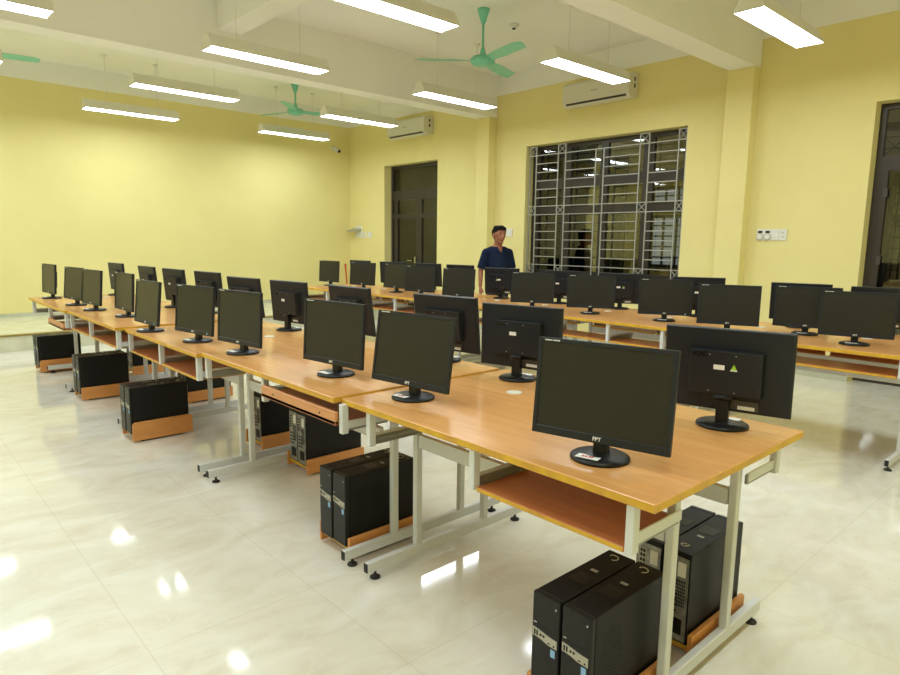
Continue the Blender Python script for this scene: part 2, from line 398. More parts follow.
f = make_fan(-12, -.44); f.location = (5.44, 9.75, CEIL); tag(f, 'green ceiling fan hanging near the far yellow wall', 'ceiling fan')
f = make_fan(-10, -.44); f.location = (1.05, 9.35, CEIL); tag(f, 'green ceiling fan at the left edge, only one blade showing', 'ceiling fan')

# ------------------------------------------------------------------ wall things
def make_ac(L, y0, z0, lab):
    r = empty('air_conditioner', (XW, y0, z0)); H = .30; D = .21
    prof = [(0, 0.02), (-.06, 0), (-.15, .0), (-D, .055), (-D, .27), (-D + .03, H), (0, H)]
    b = MB(); b.prism([(u, v) for u, v in prof], 0, L, 'y')
    # prism on axis y uses (u,t,v)
    b.build('body', M['acwhite'], r, bevel=.006)
    MB().box(-D - .006, -D + .002, .02, L - .02, .085, .265).build('front_panel', M['acwhite'], r, bevel=.003)
    MB().prism([(-.196, .036), (-.199, .040), (-.186, .022), (-.183, .018)], .05, L - .05, 'y').build('air_flap', M['frame_dark'], r)
    MB().box(-D - .0075, -D - .0055, L * .45, L * .55, .15, .163).build('mark', M['grille'], r)
    MB().box(-.10, -.07, -.0015, 0, .20, .25).box(-.10, -.07, -.003, 0, .12, .17).build('side_label', M['frame_dark'], r)
    tag(r, lab, 'air conditioner'); return r
make_ac(1.03, 4.68, 3.19, 'white split air conditioner high on the window wall above the barred window')
make_ac(1.03, 8.62, 3.18, 'white split air conditioner high on the window wall above the far dark door')

def plate(y, z, w, hh, kind, lab, x=XW):
    r = empty({'dial': 'fan_regulator', 'switch': 'light_switch', 'socket': 'wall_socket', 'box': 'switch_box'}[kind], (x, y, z))
    MB().box(-.012, 0, -w / 2, w / 2, -hh / 2, hh / 2).build('plate', M['pale'], r, bevel=.003)
    if kind == 'dial':
        MB().box(-.015, -.011, -.022, .022, .018, .042).build('display', M['blk_gloss'], r)
        o = MB().lathe([(.032, 0), (.03, .014), (.02, .018)], (0, 0, 0), 20).build('knob', M['pale'], r, (-.011, 0, -.025)); o.rotation_euler = (0, -PI / 2, 0)
        o = MB().lathe([(.037, 0), (.037, .003)], (0, 0, 0), 20).build('knob_ring', M['grille'], r, (-.011, 0, -.025)); o.rotation_euler = (0, -PI / 2, 0)
    if kind == 'switch':
        for s in (-.017, .017): MB().box(-.017, -.011, s - .013, s + .013, -.02, .02).build('rocker', M['white'], r)
    if kind == 'socket':
        b = MB()
        for s in (-.022, .022):
            for q in (-.008, .008): b.box(-.0135, -.011, q - .002, q + .002, s - .006, s + .006)
        b.build('slot', M['frame_dark'], r)
    tag(r, lab, {'dial': 'fan regulator', 'switch': 'switch', 'socket': 'socket', 'box': 'switch'}[kind]); return r
plate(3.035, 1.50, .078, .125, 'dial', 'white fan dial nearest the column, left of its pair on the yellow wall')
plate(2.955, 1.50, .078, .125, 'dial', 'white fan dial between the other dial and the blank double switch')
plate(2.875, 1.50, .078, .12, 'switch', 'white double switch plate between the fan dials and the socket')
plate(2.795, 1.50, .078, .12, 'socket', 'white double socket at the right end of the wall controls')
plate(10.87, 1.55, .22, .24, 'box', 'white box plate on the wall beside the far corner under a grey flap')
plate(10.68, 1.49, .10, .12, 'socket', 'white socket plate in the far corner group, left of its pair')
plate(10.50, 1.49, .14, .12, 'switch', 'white switch plate in the far corner group, nearest the dark door')
plate(6.80, 1.53, .12, .12, 'switch', 'white switch plate on the wall just right of the man\'s head')
r = MB().prism([(0, 0), (-.16, -.05), (-.16, -.04), (0, .02)], -.16, .16, 'y').build('wall_bracket_flap', M['grille'], None, (XW, 10.93, 1.60)); tag(r, 'small grey flap sticking out above the switches in the far corner', 'bracket')

r = empty('security_camera', (7.02, YF, 3.16))
MB().box(-.035, .035, -.03, 0, -.035, .035).build('mount', M['pale'], r, bevel=.004)
MB().tube((0, -.02, 0), (.02, -.07, -.02), .018, n=14).build('arm', M['pale'], r)
MB().tube((.0, -.04, .0), (.045, -.17, -.07), .038, .042, n=18).build('body', M['pale'], r)
MB().tube((.045, -.168, -.069), (.049, -.178, -.074), .034, n=18).build('lens', M['blk_gloss'], r)
tag(r, 'small white security camera on the far wall near the corner', 'camera')
r = empty('smoke_detector', (5.84, 5.37, CEIL))
MB().lathe([(.055, 0), (.055, -.025), (.04, -.04), (.01, -.045)], n=24).build('body', M['pale'], r)
MB().lathe([(.022, 0), (.018, -.012)], (0, 0, -.045), 14).build('sensor', M['frame_dark'], r)
tag(r, 'small white smoke detector on the ceiling right of the nearer green fan', 'smoke detector')
r = empty('broom_pole', (7.21, 10.96, .205))
MB().tube((0, 0, 0), (.02, .12, .66), .016, n=10).build('shaft', M['poleRed'], r)
MB().lathe([(.019, 0), (.019, .05), (.008, .06)], (.0203, .122, .65), 10).build('end_cap', M['red'], r)
tag(r, 'red orange pole leaning in the far corner beside the wall', 'pole')

# ------------------------------------------------------------------ desks
def make_desk(x0, x1, y0, y1, dz, frames, brk, front, back, fs=0.0, lab='', row='', up=0.0):
    """x0/x1 front/back edge of the top, frames: two Y, brk: three Y, front/back: tray kinds of the two cells"""
    xc = (x0 + x1) / 2; W = x1 - x0; r = empty('computer_desk', (xc, (y0 + y1) / 2, 0)); yc = (y0 + y1) / 2; T = .75 + dz; U = T - .025
    MB().box(-W / 2, W / 2, y0 - yc + .001, y1 - yc - .001, U, T, 0, 1).build('tabletop', [M['wood'], M['edge']], r, bevel=.0025, seg=1)
    for yy in (.27, .73):
        gy = y0 - yc + yy * (y1 - y0)
        MB().lathe([(.034, 0), (.034, .003), (.026, .0045)], (.13, gy, T), 22).build('cable_grommet', M['acwhite'], r)
    fs0 = fs
    for fi, fy in enumerate(frames):
        y = fy - yc
        fs = fs0[fi] if isinstance(fs0, tuple) else fs0; lx = (-.205 + fs, .205 + fs)
        for x in lx: MB().box(x - .016, x + .016, y - .014, y + .014, .075, U).build('leg', M['white_metal'], r, bevel=.003, seg=1)
        fb = MB().box(-.475 + fs, .475 + fs, y - .0135, y + .0135, .033, .078).build('foot_bar', M['white_metal'], r, bevel=.003, seg=1)
        for x in (-.4765, .4765): MB().box(x - .0025 + fs, x + .0025 + fs, y - .011, y + .011, .037, .074).build('end_cap', M['rubber'], fb)
        for x in (-.43, .43):
            MB().lathe([(.022, 0), (.022, .006), (.010, .013), (.006, .014), (.006, .034)], (x + fs, y, 0), 14).build('levelling_foot', M['rubber'], fb)
    for x in lx: MB().box(x - .012, x + .012, frames[0] - yc + .018, frames[1] - yc - .018, .515, .573).build('crossbar', M['white_metal'], r, bevel=.002, seg=1)
    for k, by in enumerate(brk):
        y = by - yc
        for s in (-1, 1):
            xe = s * (W / 2 - .028)
            xin = lx[0] if s < 0 else lx[1]
            b = MB(); b.box(min(xe - s * .016, xe + s * .014), max(xe - s * .016, xe + s * .014), y - .0125, y + .0125, .574 + up, U)
            xi = xin + s * (.017 if k != 1 else -.01)
            b.box(min(xe, xi), max(xe, xi), y - .003, y + .003, .590 + up, .624 + up)
            br = b.build('tray_bracket', M['white_metal'], r, bevel=.002, seg=1)
            sl = MB()
            for q in ((-1,) if k == 2 else (1,) if k == 0 else (-1, 1)):
                a = xe - s * .018; c = xin + s * .022
                sl.box(min(a, c), max(a, c), y + min(q * .003, q * .013), y + max(q * .003, q * .013), .580 + up, .612 + up)
                sl.box(min(a, c) + .01, max(a, c) - .01, y + min(q * .013, q * .017), y + max(q * .013, q * .017), .584 + up, .589 + up)
                sl.box(min(a, c) + .01, max(a, c) - .01, y + min(q * .013, q * .017), y + max(q * .013, q * .017), .602 + up, .607 + up)
            sl.build('drawer_slide', M['slide'], br)
    for s, kinds in ((-1, front), (1, back)):
        for k, kd in enumerate(kinds):
            if not kd: continue
            a = brk[k] - yc + .018; c = brk[k + 1] - yc - .018
            out = kd[1]; lz = kd[2] if len(kd) > 2 else 0
            xf = s * (W / 2 - out); xb = s * (W / 2 - out - .29)
            if kd[0] == 't':
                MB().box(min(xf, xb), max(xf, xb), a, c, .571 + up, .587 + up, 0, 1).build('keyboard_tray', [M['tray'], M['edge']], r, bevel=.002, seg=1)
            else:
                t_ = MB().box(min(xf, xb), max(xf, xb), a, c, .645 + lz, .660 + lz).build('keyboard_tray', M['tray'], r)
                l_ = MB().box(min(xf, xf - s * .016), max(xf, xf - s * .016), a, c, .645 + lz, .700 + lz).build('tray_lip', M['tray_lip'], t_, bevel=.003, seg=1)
                l_['label'] = 'orange front lip'
                for yy in (a + .12, c - .12):
                    o = MB().tube((xf + s * .0015, yy, .675 + lz), (xf - s * .003, yy, .675 + lz), .005, n=10).build('screw', M['frame_dark'], t_)
    tag(r, lab, 'desk', 'computer desks of the %s row' % row)
    return r
t0 = ('t', .02); lp = ('l', .0)
A = [(.760, 2.16, 0, (.87, 2.04), (.838, 1.42, 1.995), (t0, None), (None, None)),
     (2.16, 3.52, .008, (2.19, 3.50), (2.13, 2.81, 3.49), (lp, None), (None, None)),
     (3.52, 4.81, 0, (3.63, 4.795), (3.56, 4.17, 4.79), (t0, t0), (t0, t0)),
     (4.81, 6.20, .012, (4.97, 6.30), (4.84, 5.56, 6.17), (t0, t0), (t0, None)),
     (6.20, 7.72, .012, (6.46, 7.50), (6.25, 6.88, 7.64), (('l', .0, -.062), None), (t0, None))]
AX = [1.382,  1.345, 1.32, 1.255, 1.23]
nm = ['nearest', 'second', 'middle', 'fourth', 'farthest']
desc = ['nearest the camera, one red tray, one empty slot', 'second from the camera, orange lipped tray', 'third from the camera, two trays', 'fourth from the camera, two trays', 'at the far end before the podium']
for i, (y0, y1, dz, fr, bk, fo, ba) in enumerate(A):
    make_desk(AX[i], AX[i] + (.975 if i == 0 else .965), y0, y1, dz, fr, bk, fo, ba, [.02, (.05, -.005), .02, (.02, .13), (.02, .07)][i], 'beech double desk, left row, ' + desc[i], 'left', [.012, .038, .015, .03, .03][i])
B = [(.90, 2.45), (2.45, 3.80), (3.80, 5.25), (5.25, 6.45), (6.45, 7.95)]
BXs = [4.465, 4.47, 4.465, 4.455, 4.39]
BZ = [0, .004, 0, .006, 0]
desc = ['nearest the camera at the right edge of the photo', 'second from the camera', 'third from the camera, in front of the man', 'fourth from the camera', 'at the far end towards the podium']
for i, (y0, y1) in enumerate(B):
    m = (y0 + y1) / 2
    make_desk(BXs[i], BXs[i] + 1.08, y0, y1, BZ[i], (y0 + .1, y1 - .08), (y0 + .06, [m, 3.0, m, m, m][i], y1 - .10), (t0, t0), (('l', 0, -.115),) * 2 if i == 0 else (t0, t0), .06, 'beech double desk, right row, ' + desc[i], 'right', .035 if i == 0 else .005)
def deskz(y, row):
    L = [(a[0], a[1], a[2]) for a in A] if row == 'A' else [(b[0], b[1], z) for b, z in zip(B, BZ)]
    z = [dz for (a, c, dz) in L if a - .001 <= y <= c]
    return .75 + (z[0] if z else 0)

# ------------------------------------------------------------------ monitors
MW, MZ0, MZ1, HZ = .422, .050, .343, .12     # width, bottom, top, hinge height
def make_monitor():
    r = empty('computer_monitor')
    MB().lathe([(.086, 0), (.088, .003), (.087, .008), (.078, .013), (.03, .017)], n=40).build('base', M['blk'], r)
    MB().prism([(-.024, .014), (.006, .014), (.000, .10), (-.006, .125), (-.022, .125), (-.022, .10)], -.021, .021, 'y').build('neck', M['blk'], r, bevel=.002)
    H = Vector((0, 0, HZ)); z0 = MZ0 - HZ; z1 = MZ1 - HZ; w = MW / 2; xf = .026
    b = MB(); bz = .013; bb = .024
    # bezel ring + back shell
    o = [(-w, z0), (w, z0), (w, z1), (-w, z1)]; i_ = [(-w + bz, z0 + bb), (w - bz, z0 + bb), (w - bz, z1 - bz), (-w + bz, z1 - bz)]
    vs = [(xf, y, z) for y, z in o] + [(xf, y, z) for y, z in i_] + [(xf - .004, y, z) for y, z in i_] + [(xf - .016, y * 1, z) for y, z in o] + [(xf - .022, y * .96, z * .98 + (.002)) for y, z in o]
    fs = []
    for k in range(4):
        n = (k + 1) % 4
        fs += [[k, n, 4 + n, 4 + k], [4 + k, 4 + n, 8 + n, 8 + k], [k, 12 + k, 12 + n, n], [12 + k, 16 + k, 16 + n, 12 + n]]
    fs += [[19, 18, 17, 16], [8, 9, 10, 11]]
    b.add(vs, fs); b.build('housing', M['blk_matte'], r, H, bevel=.0012, seg=1)
    MB().add([(xf - .0030, y, z) for y, z in i_], [[0, 1, 2, 3]]).build('screen', M['screen'], r, H)
    # rear electronics box
    rb = MB(); zc0 = z0 + .065; zc1 = z1 - .072; yw = .118
    A_ = [(-yw, zc0), (yw, zc0), (yw, zc1), (-yw, zc1)]
    vs = [(xf - .021, y * 1.06, z) for y, z in A_] + [(xf - .050, y, z) for y, z in A_]
    rb.add(vs, [[0, 1, 5, 4], [1, 2, 6, 5], [2, 3, 7, 6], [3, 0, 4, 7], [4, 5, 6, 7], [3, 2, 1, 0]])
    rbo = rb.build('rear_cover', M['blk_matte'], r, H, bevel=.003)
    sc_ = MB()
    for y in (-.035, .05):
        for z in (zc0 + .012, zc1 - .014): sc_.tube((xf - .0515, y, z), (xf - .049, y, z), .0022, n=8)
    sc_.build('screw', M['grille'], r, H)
    MB().box(xf - .026, xf - .0215, -.11, -.02, z0 + .012, z0 + .045).build('port_recess', M['port_grey'], r, H)
    MB().box(xf - .0275, xf - .026, -.10, -.045, z0 + .014, z0 + .027).build('rear_label', M['label'], r, H)
    MB().tube((xf - .045, -.03, z0 + .055), (xf - .045, .03, z0 + .055), .011, n=14).build('hinge', M['blk'], r, H)
    return r
FPT = text_mesh('FPT', .0165, M['white'], 'maker_logo')
AOC = text_mesh('AOC', .023, M['logo_dark'], 'relief_logo')
mon0 = make_monitor()
lg = link(FPT, 'maker_logo', mon0, (.0267, 0, HZ + MZ0 - HZ + .012), (PI / 2, 0, PI / 2))
mk = MB(); random.seed(3); y = -.19
for k in range(9):
    wd = .0028 + .0012 * (k % 3); mk.box(.026, .0266, y, y + wd, MZ1 - HZ - .0082, MZ1 - HZ - .0048); y += wd + (.0012 if k != 4 else .004)
mk.build('model_marking', M['white'], mon0, (0, 0, HZ))
DISPLAY = ('housing', 'screen', 'rear_cover', 'screw', 'port_recess', 'rear_label', 'hinge', 'maker_logo', 'model_marking', 'relief_logo', 'rear_sticker', 'green_sticker', 'energy_sticker')
lg.location = (0, 0, HZ)
# bake the logo offset into its mesh so every display part turns about the hinge
FPT.transform(Matrix.Translation((.0267, 0, MZ0 - HZ + .012)) @ Matrix.Rotation(PI / 2, 4, 'Z') @ Matrix.Rotation(PI / 2, 4, 'X')); lg.rotation_euler = (0, 0, 0)
AOC.transform(Matrix.Translation((-.0245, .085, MZ1 - HZ - .088)) @ Matrix.Rotation(-PI / 2, 4, 'Z') @ Matrix.Rotation(PI / 2, 4, 'X'))
rl = link(AOC, 'relief_logo', mon0, (0, 0, HZ))
_st = MB().box(-.0252, -.0244, -.0, .036, .085, .102).mesh('rear_sticker', M['white'])
_tri = MB().prism([(-.040, .088), (-.020, .088), (-.030, .108)], -.0252, -.0244, 'x').mesh('green_sticker', M['greentri'])
_trib = MB().box(-.0252, -.0244, -.041, -.019, .084, .088).mesh('green_sticker_foot', M['white'])
_bs = MB().box(.030, .078, -.050, .020, .0155, .0162).mesh('base_sticker', M['white'])
for v in _bs.vertices: v.co.x = .052 + (v.co.x - .052) * .72 ; 
_bsr = MB()
for k, yy in enumerate((-.034, -.024, -.014, -.006)): _bsr.box(.044, .058, yy, yy + .006, .0162, .0168)
_bsr = _bsr.mesh('sticker_print', M['red'])
_es = MB().box(.0262, .0266, .155, .165, MZ0 - HZ + .008, MZ0 - HZ + .018).mesh('energy_sticker', M['blue'])
MON = [  # key, x, y, yaw deg, tilt
('AF1',1.569,1.053,193,.11),('AF2',1.609,1.980,187,.15),('AF3',1.596,2.536,187,.06),('AF4',1.510,3.345,187,.05),('AF5',1.494,3.948,189,.08),
('AF6',1.417,4.580,182,.10),('AF7',1.518,5.448,181,.06),('AF8',1.436,6.063,185,.08),('AF9',1.420,6.626,187,.10),('AF10',1.394,7.50,184,.06),
('AB1',2.199,.978,14,.08),('AB2',2.219,1.960,12,.0),('AB3',2.240,2.493,9,.12),('AB4',2.2,3.319,2,.14),('AB5',2.185,4.074,7,.08),
('AB6',2.12,4.631,8,.12),('AB7',2.12,5.328,6,.08),('AB8',2.062,5.951,5,.08),('AB9',2.040,6.597,2,.10),('AB10',2.021,7.57,4,.06),
('BF0',4.74,1.286,195,.08),('BF1',5.00,1.677,196,.08),('BF2',4.679,2.1,202,.08),('BF3',4.873,2.715,209,.08),('BF4',4.826,3.416,210,.08),('BF5',4.798,4.076,209,.08),
('BF6',4.732,5.05,190,.08),('BF7',4.713,5.672,193,.08),('BF8',4.837,6.293,183,.08),('BF9',4.85,7.016,195,.08),('BF10',4.84,7.812,187,.06),
('BB0',5.42,1.309,16,.08),('BB1',5.40,1.866,15,.08),('BB2',5.44,2.714,30,.08),('BB3',5.42,3.497,30,.08),('BB4',5.40,4.22,25,.08),('BB5',5.336,4.994,20,.08),
('BB6',5.42,5.772,9,.08),('BB7',5.398,6.352,11,.08),('BB8',5.40,7.10,20,.08),('BB9',5.36,7.83,9,.08)]
ordw = ['nearest', 'second', 'third', 'fourth', 'fifth', 'sixth', 'seventh', 'eighth', 'ninth', 'tenth', 'eleventh']
special = {'AF1': 'large black monitor with its dark screen showing, nearest the camera in the left row',
 'AB1': 'monitor seen from behind with white and green stickers, nearest the camera',
 'AB2': 'monitor seen from behind with a white sticker, right of the second front monitor',
 'AF10': 'black monitor alone at the far left end of the left row',
 'BF0': 'black monitor with screen showing at the right edge of the photo',
 'BF10': 'black monitor at the far end of the right row, beside the red pole',
 'BB0': 'black monitor cut off by the right edge, behind the rightmost front monitor',
 'BB5': 'monitor with green and white stickers on its back, just in front of the man'}
cnt = {'AF': 0, 'AB': 0, 'BF': 0, 'BB': 0}
for i, (k, x, y, a, tl) in enumerate(MON):
    o = mon0 if i == 0 else copy_tree(mon0)
    n = cnt[k[:2]]; cnt[k[:2]] += 1
    o.location = (x, y, deskz(y, k[0]) + .0008); o.rotation_euler = (0, 0, math.radians(a))
    rows = {'A': 'left row', 'B': 'right row'}[k[0]]
    if k[1] == 'F': lab = 'black monitor with dark screen showing, %s from the near end of the %s' % (ordw[n], rows)
    else: lab = 'black monitor turned away, %s from the near end on the back side, %s' % (ordw[n], rows)
    tag(o, special.get(k, lab), 'monitor', {'AF': 'monitors facing the aisle on the left row', 'AB': 'monitors facing away on the left row', 'BF': 'monitors facing the aisle on the right row', 'BB': 'monitors facing the windows on the right row'}[k[:2]])
    o['key'] = k
    for c in kids(o):
        if c.name.split('.')[0] in DISPLAY: c.rotation_euler = (0, -tl, 0)
for o in [o for o in bpy.data.objects if o.get('key')]:
    k = o['key']; tl = [m[4] for m in MON if m[0] == k][0]; del o['key']
    if k[1] == 'F' or k in ('AB1', 'AB2', 'AB3', 'AB5'):
        link(_bs, 'base_sticker', o, (0, 0, -.0005)); 
        if k in ('AF1', 'AF2'): link(_bsr, 'sticker_print', o, (0.002, 0, -.0005))
        if k in ('AF5', 'AF6', 'BF3'): link(_es, 'energy_sticker', o, (0, 0, HZ), (0, -tl, 0))
    if k[1] == 'B':
        link(_st, 'rear_sticker', o, (0, 0, HZ), (0, -tl, 0))
        if k in ('AB1', 'AB3', 'AB4', 'BB2', 'BB5', 'BB3'):
            g_ = link(_tri, 'green_sticker', o, (0, .075 if k == 'BB5' else 0, HZ), (0, -tl, 0)); link(_trib, 'sticker_foot', g_)

# ------------------------------------------------------------------ computers and their wooden trolleys
def make_pc():
    r = empty('computer_tower')
    D, W, H = .388, .099, .320
    MB().box(-D / 2, D / 2 - .022, -W / 2, W / 2, 0, H).build('case', M['case'], r, bevel=.003)
    f = D / 2 - .022
    MB().box(f, f + .022, -W / 2, W / 2, 0.002, H + .002).build('front_panel', M['blk'], r, bevel=.006)
    fx = f + .0222
    MB().prism([(-.044, .213), (-.044, .187), (-.012, .184), (.012, .178), (.044, .177), (.044, .203), (.02, .204), (-.02, .210)], fx - .001, fx + .002, 'x').build('port_strip', M['silver'], r)
    b = MB()
    for y, w_ in ((-.036, .005), (-.027, .005)): b.box(fx + .0015, fx + .003, y - w_ / 2, y + w_ / 2, .191, .207)
    for y in (-.014, -.003): b.tube((fx + .0015, y, .198), (fx + .003, y, .198), .004, n=10)
    b.box(fx + .0015, fx + .003, .012, .020, .183, .186).tube((fx + .0015, .034, .184), (fx + .003, .034, .184), .003, n=8)
    b.build('port', M['blk_gloss'], r)
    MB().box(fx - .001, fx + .001, .022, .038, .147, .170).build('badge', M['blue'], r)
    MB().box(fx - .001, fx + .001, -.042, -.032, .228, .230).tube((fx - .001, .036, .296), (fx + .001, .036, .296), .0025, n=8).build('power_light', M['label'], r)
    for z in (.0158, .2228): MB().box(fx - .001, fx + .0006, -.040, .040, z - .0007, z + .0007).build('groove', M['blk_gloss'], r)
    # perforated vent field on both side walls
    for s in (-1, 1):
        b = MB()
        for i in range(11):
            for j in range(15):
                if abs(j - 7) < 1: continue
                x = f - .045 - i * .0085; z = .07 + j * .0125 + (.006 if i % 2 else 0)
                b.box(x - .0025, x + .0025, s * (W / 2 + .0004) - .0004, s * (W / 2 + .0004) + .0004, z - .0035, z + .0035)
        b.build('side_vent', M['blk_gloss'], r)
    # rear metalwork
    x = -D / 2
    MB().box(x - .003, x + .001, -W / 2 + .006, W / 2 - .006, .008, H - .018).build('rear_panel', M['rearmetal'], r)
    b = MB()
    b.box(x - .006, x - .003, .008, .034, .20, .285)
    b.build('input_plate', M['silver'], r)
    b = MB()
    for k, z in enumerate((.275, .258, .240, .224, .21)): b.box(x - .008, x - .006, .012, .019, z - .005, z + .005).box(x - .008, x - .006, .023, .030, z - .005, z + .005)
    for z in (.17, .15, .13, .11): b.box(x - .0045, x - .003, -.006, .034, z - .004, z + .004)
    for i in range(6):
        for j in range(8): b.box(x - .0045, x - .003, -.034 + i * .006, -.031 + i * .006, .13 + j * .012, .137 + j * .012)
    b.box(x - .005, x - .003, -.030, .020, .03, .085)
    b.build('rear_port', M['blk_gloss'], r)
    MB().box(x - .0045, x - .003, -.034, -.006, .235, .285).build('rear_label', M['white'], r)
    # top: recess, paper label and a loose white tie
    MB().box(-.005, .060, -.030, .030, H - .0005, H + .0012).build('top_recess', M['blk_gloss'], r, bevel=.0)
    MB().box(-.045, -.032, -.012, .012, H - .0005, H + .0008).build('top_label', M['grille'], r)
    b = MB(); pr = None
    for i in range(15):
        t = i / 14 * 5.2; p = (-.145 + .012 * math.cos(t) - .004 * i / 14, .014 * math.sin(t), H + .003 + .006 * (i / 14))
        if pr: b.tube(pr, p, .0014, n=6)
        pr = p
    b.build('tie', M['label'], r)
    return r
def make_cradle(T):
    r = empty('computer_trolley')
    MB().box(-.190, .190, -.108, .108, .040, .055, 0, 1).build('base_board', [M['cradle'], M['edge']], r)
    for s in (-1, 1):
        y = s * .116
        pts = [(-.200, .012), (.200, .012), (.200, T - .015), (.185, T), (-.185, T), (-.200, T - .015)]
        if T < .13: pts = [(-.200, .012), (.200, .012), (.200, T), (-.200, T)]
        MB().prism([(u, v) for u, v in pts], y - .008, y + .008, 'y').build('side_board', M['cradle'], r, bevel=.0015, seg=1)
    for sx in (-.15, .15):
        MB().box(sx - .008, sx + .008, -.1075, .1075, .012, .040).build('cross_rail', M['cradle'], r)
        for sy in (-.085, .085):
            MB().lathe([(.012, 0), (.012, .008), (.005, .012), (.005, .040)], (sx + (.018 if sx < 0 else -.018), sy, 0), 10).build('foot', M['rubber'], r)
    return r
pc0 = make_pc()
# centre x, centre y, direction of the fronts, towers, where
PCS = [(1.575, 1.02, 180, .10, 'under the nearest left desk, fronts to us'),
       (1.655, 2.345, 180, .10, 'beneath the first joint of the left row'),
       (1.455, 4.660, 180, .14, 'in the aisle beside the middle left desk'),
       (1.48, 6.13, 180, .115, 'in the aisle beside the fourth left desk'),
       (1.45, 7.66, 180, .13, 'in the aisle beside the farthest left desk'),
       (2.115, 1.02, 0, .10, 'under the nearest left desk, rears to us'),
       (2.03, 3.352, 0, .10, 'below the second left desk, rears to us'),
       (2.035, 3.94, 0, .10, 'behind the twin legs of the middle left desk'),
       (2.12, 5.49, 0, .10, 'on the far side below the fourth left desk'),
       (2.12, 6.93, 0, .10, 'on the far side below the farthest left desk')]
protos = {}; fp = True
for (x, y, a, T, wh) in PCS:
    if T not in protos: protos[T] = make_cradle(T); o = protos[T]
    else: o = copy_tree(protos[T])
    o.location = (x, y, 0); o.rotation_euler = (0, 0, math.radians(a))
    tag(o, 'orange wooden trolley ' + wh, 'trolley', 'wooden trolleys holding the computers')
    for k in range(2):
        p = pc0 if fp else copy_tree(pc0); fp = False
        sy = (-1 if k == 0 else 1) * .0525
        p.location = (x + (.004 * k if a == 0 else -.012 - .003 * k), y + sy, .0555); p.rotation_euler = (0, 0, math.radians(a))
        tag(p, 'black computer, %s one %s' % ('nearer' if k == 0 else 'farther', wh), 'computer', 'black computer towers on the trolleys')

# ------------------------------------------------------------------ the man
def blob(b, p0, p1, r0, r1, n=14, sx=1.0, sy=1.0):
    """tapered capsule (x/y squash about its own axis centre)"""
    p0 = Vector(p0); p1 = Vector(p1); d = (p1 - p0); L = d.length; d = d.normalized() if L > 1e-6 else Vector((0, 0, 1))
    a = Vector((1, 0, 0)) if abs(d.x) < .9 else Vector((0, 1, 0)); a = (a - d * a.dot(d)).normalized(); c = d.cross(a)
    rings = []
    for k in range(6): t = -PI / 2 + (PI / 2) * k / 5; rings.append((p0 + d * r0 * math.sin(t), r0 * math.cos(t)))
    for k in range(6): t = (PI / 2) * k / 5; rings.append((p1 + d * r1 * math.sin(t), r1 * math.cos(t)))
    vs = []; fs = []
    for (p, r) in rings:
        r = max(r, 1e-4)
        for i in range(n):
            t = 2 * PI * i / n; vs.append(p + a * math.cos(t) * r * sx + c * math.sin(t) * r * sy)
    for k in range(11):
        for i in range(n): j = (i + 1) % n; fs.append([k * n + i, k * n + j, (k + 1) * n + j, (k + 1) * n + i])
    fs += [list(range(n))[::-1], list(range(11 * n, 12 * n))]
    b.add(vs, fs)
def remeshed(b, name, mat, parent, vox, smooth=6, fac=.5):
    o = b.build(name, mat, None)
    m = o.modifiers.new('r', 'REMESH'); m.mode = 'VOXEL'; m.voxel_size = vox
    s = o.modifiers.new('s', 'SMOOTH'); s.iterations = smooth; s.factor = fac
    bpy.context.view_layer.update()
    me = bpy.data.meshes.new_from_object(o.evaluated_get(bpy.context.evaluated_depsgraph_get()))
    o.modifiers.clear(); old = o.data; o.data = me; bpy.data.meshes.remove(old)
    me.materials.clear(); me.materials.append(mat)
    for p in me.polygons: p.use_smooth = True
    o.parent = parent; return o
# local frame: faces -Y, his right is -X ; height 1.60
man = empty('person', (6.62, 6.28, 0), math.radians(-20))
hb = MB()
# head, jaw, neck
hd = MB(); HC = Vector((.0, -.035, 1.477)); HS = 1.13
blob(hd, HC + Vector((0, .022, .022)), HC + Vector((0, -.012, .018)), .078, .074, 20)
blob(hd, HC + Vector((0, -.022, -.045)), HC + Vector((0, -.034, -.070)), .056, .038, 16)
blob(hd, HC + Vector((0, -.058, .005)), HC + Vector((0, -.060, -.03)), .034, .034, 12, sx=1.3)      # cheeks
blob(hd, HC + Vector((0, -.088, .012)), HC + Vector((0, -.106, -.022)), .009, .014, 10)             # nose
blob(hd, HC + Vector((-.03, -.080, .028)), HC + Vector((.03, -.080, .028)), .010, .010, 8)          # brow
blob(hd, HC + Vector((-.018, -.088, -.050)), HC + Vector((.018, -.088, -.050)), .009, .009, 8)      # mouth
blob(hd, HC + Vector((0, -.075, -.085)), HC + Vector((0, -.07, -.088)), .018, .018, 8)              # chin
for s in (-1, 1): blob(hd, HC + Vector((s * .078, .008, .012)), HC + Vector((s * .076, .004, -.022)), .016, .012, 10, sx=.6)
def scaled(b):
    b.v = [tuple(HC + (Vector(v) - HC) * HS) for v in b.v]; return b
scaled(hd); hb.add(hd.v, hd.f)
blob(hb, (0, .012, 1.28), (0, -.014, 1.42), .060, .056, 16)
for s_ in (-1, 1): blob(hb, (s_ * .03, .015, 1.30), (s_ * .13, .012, 1.255), .045, .048, 12)
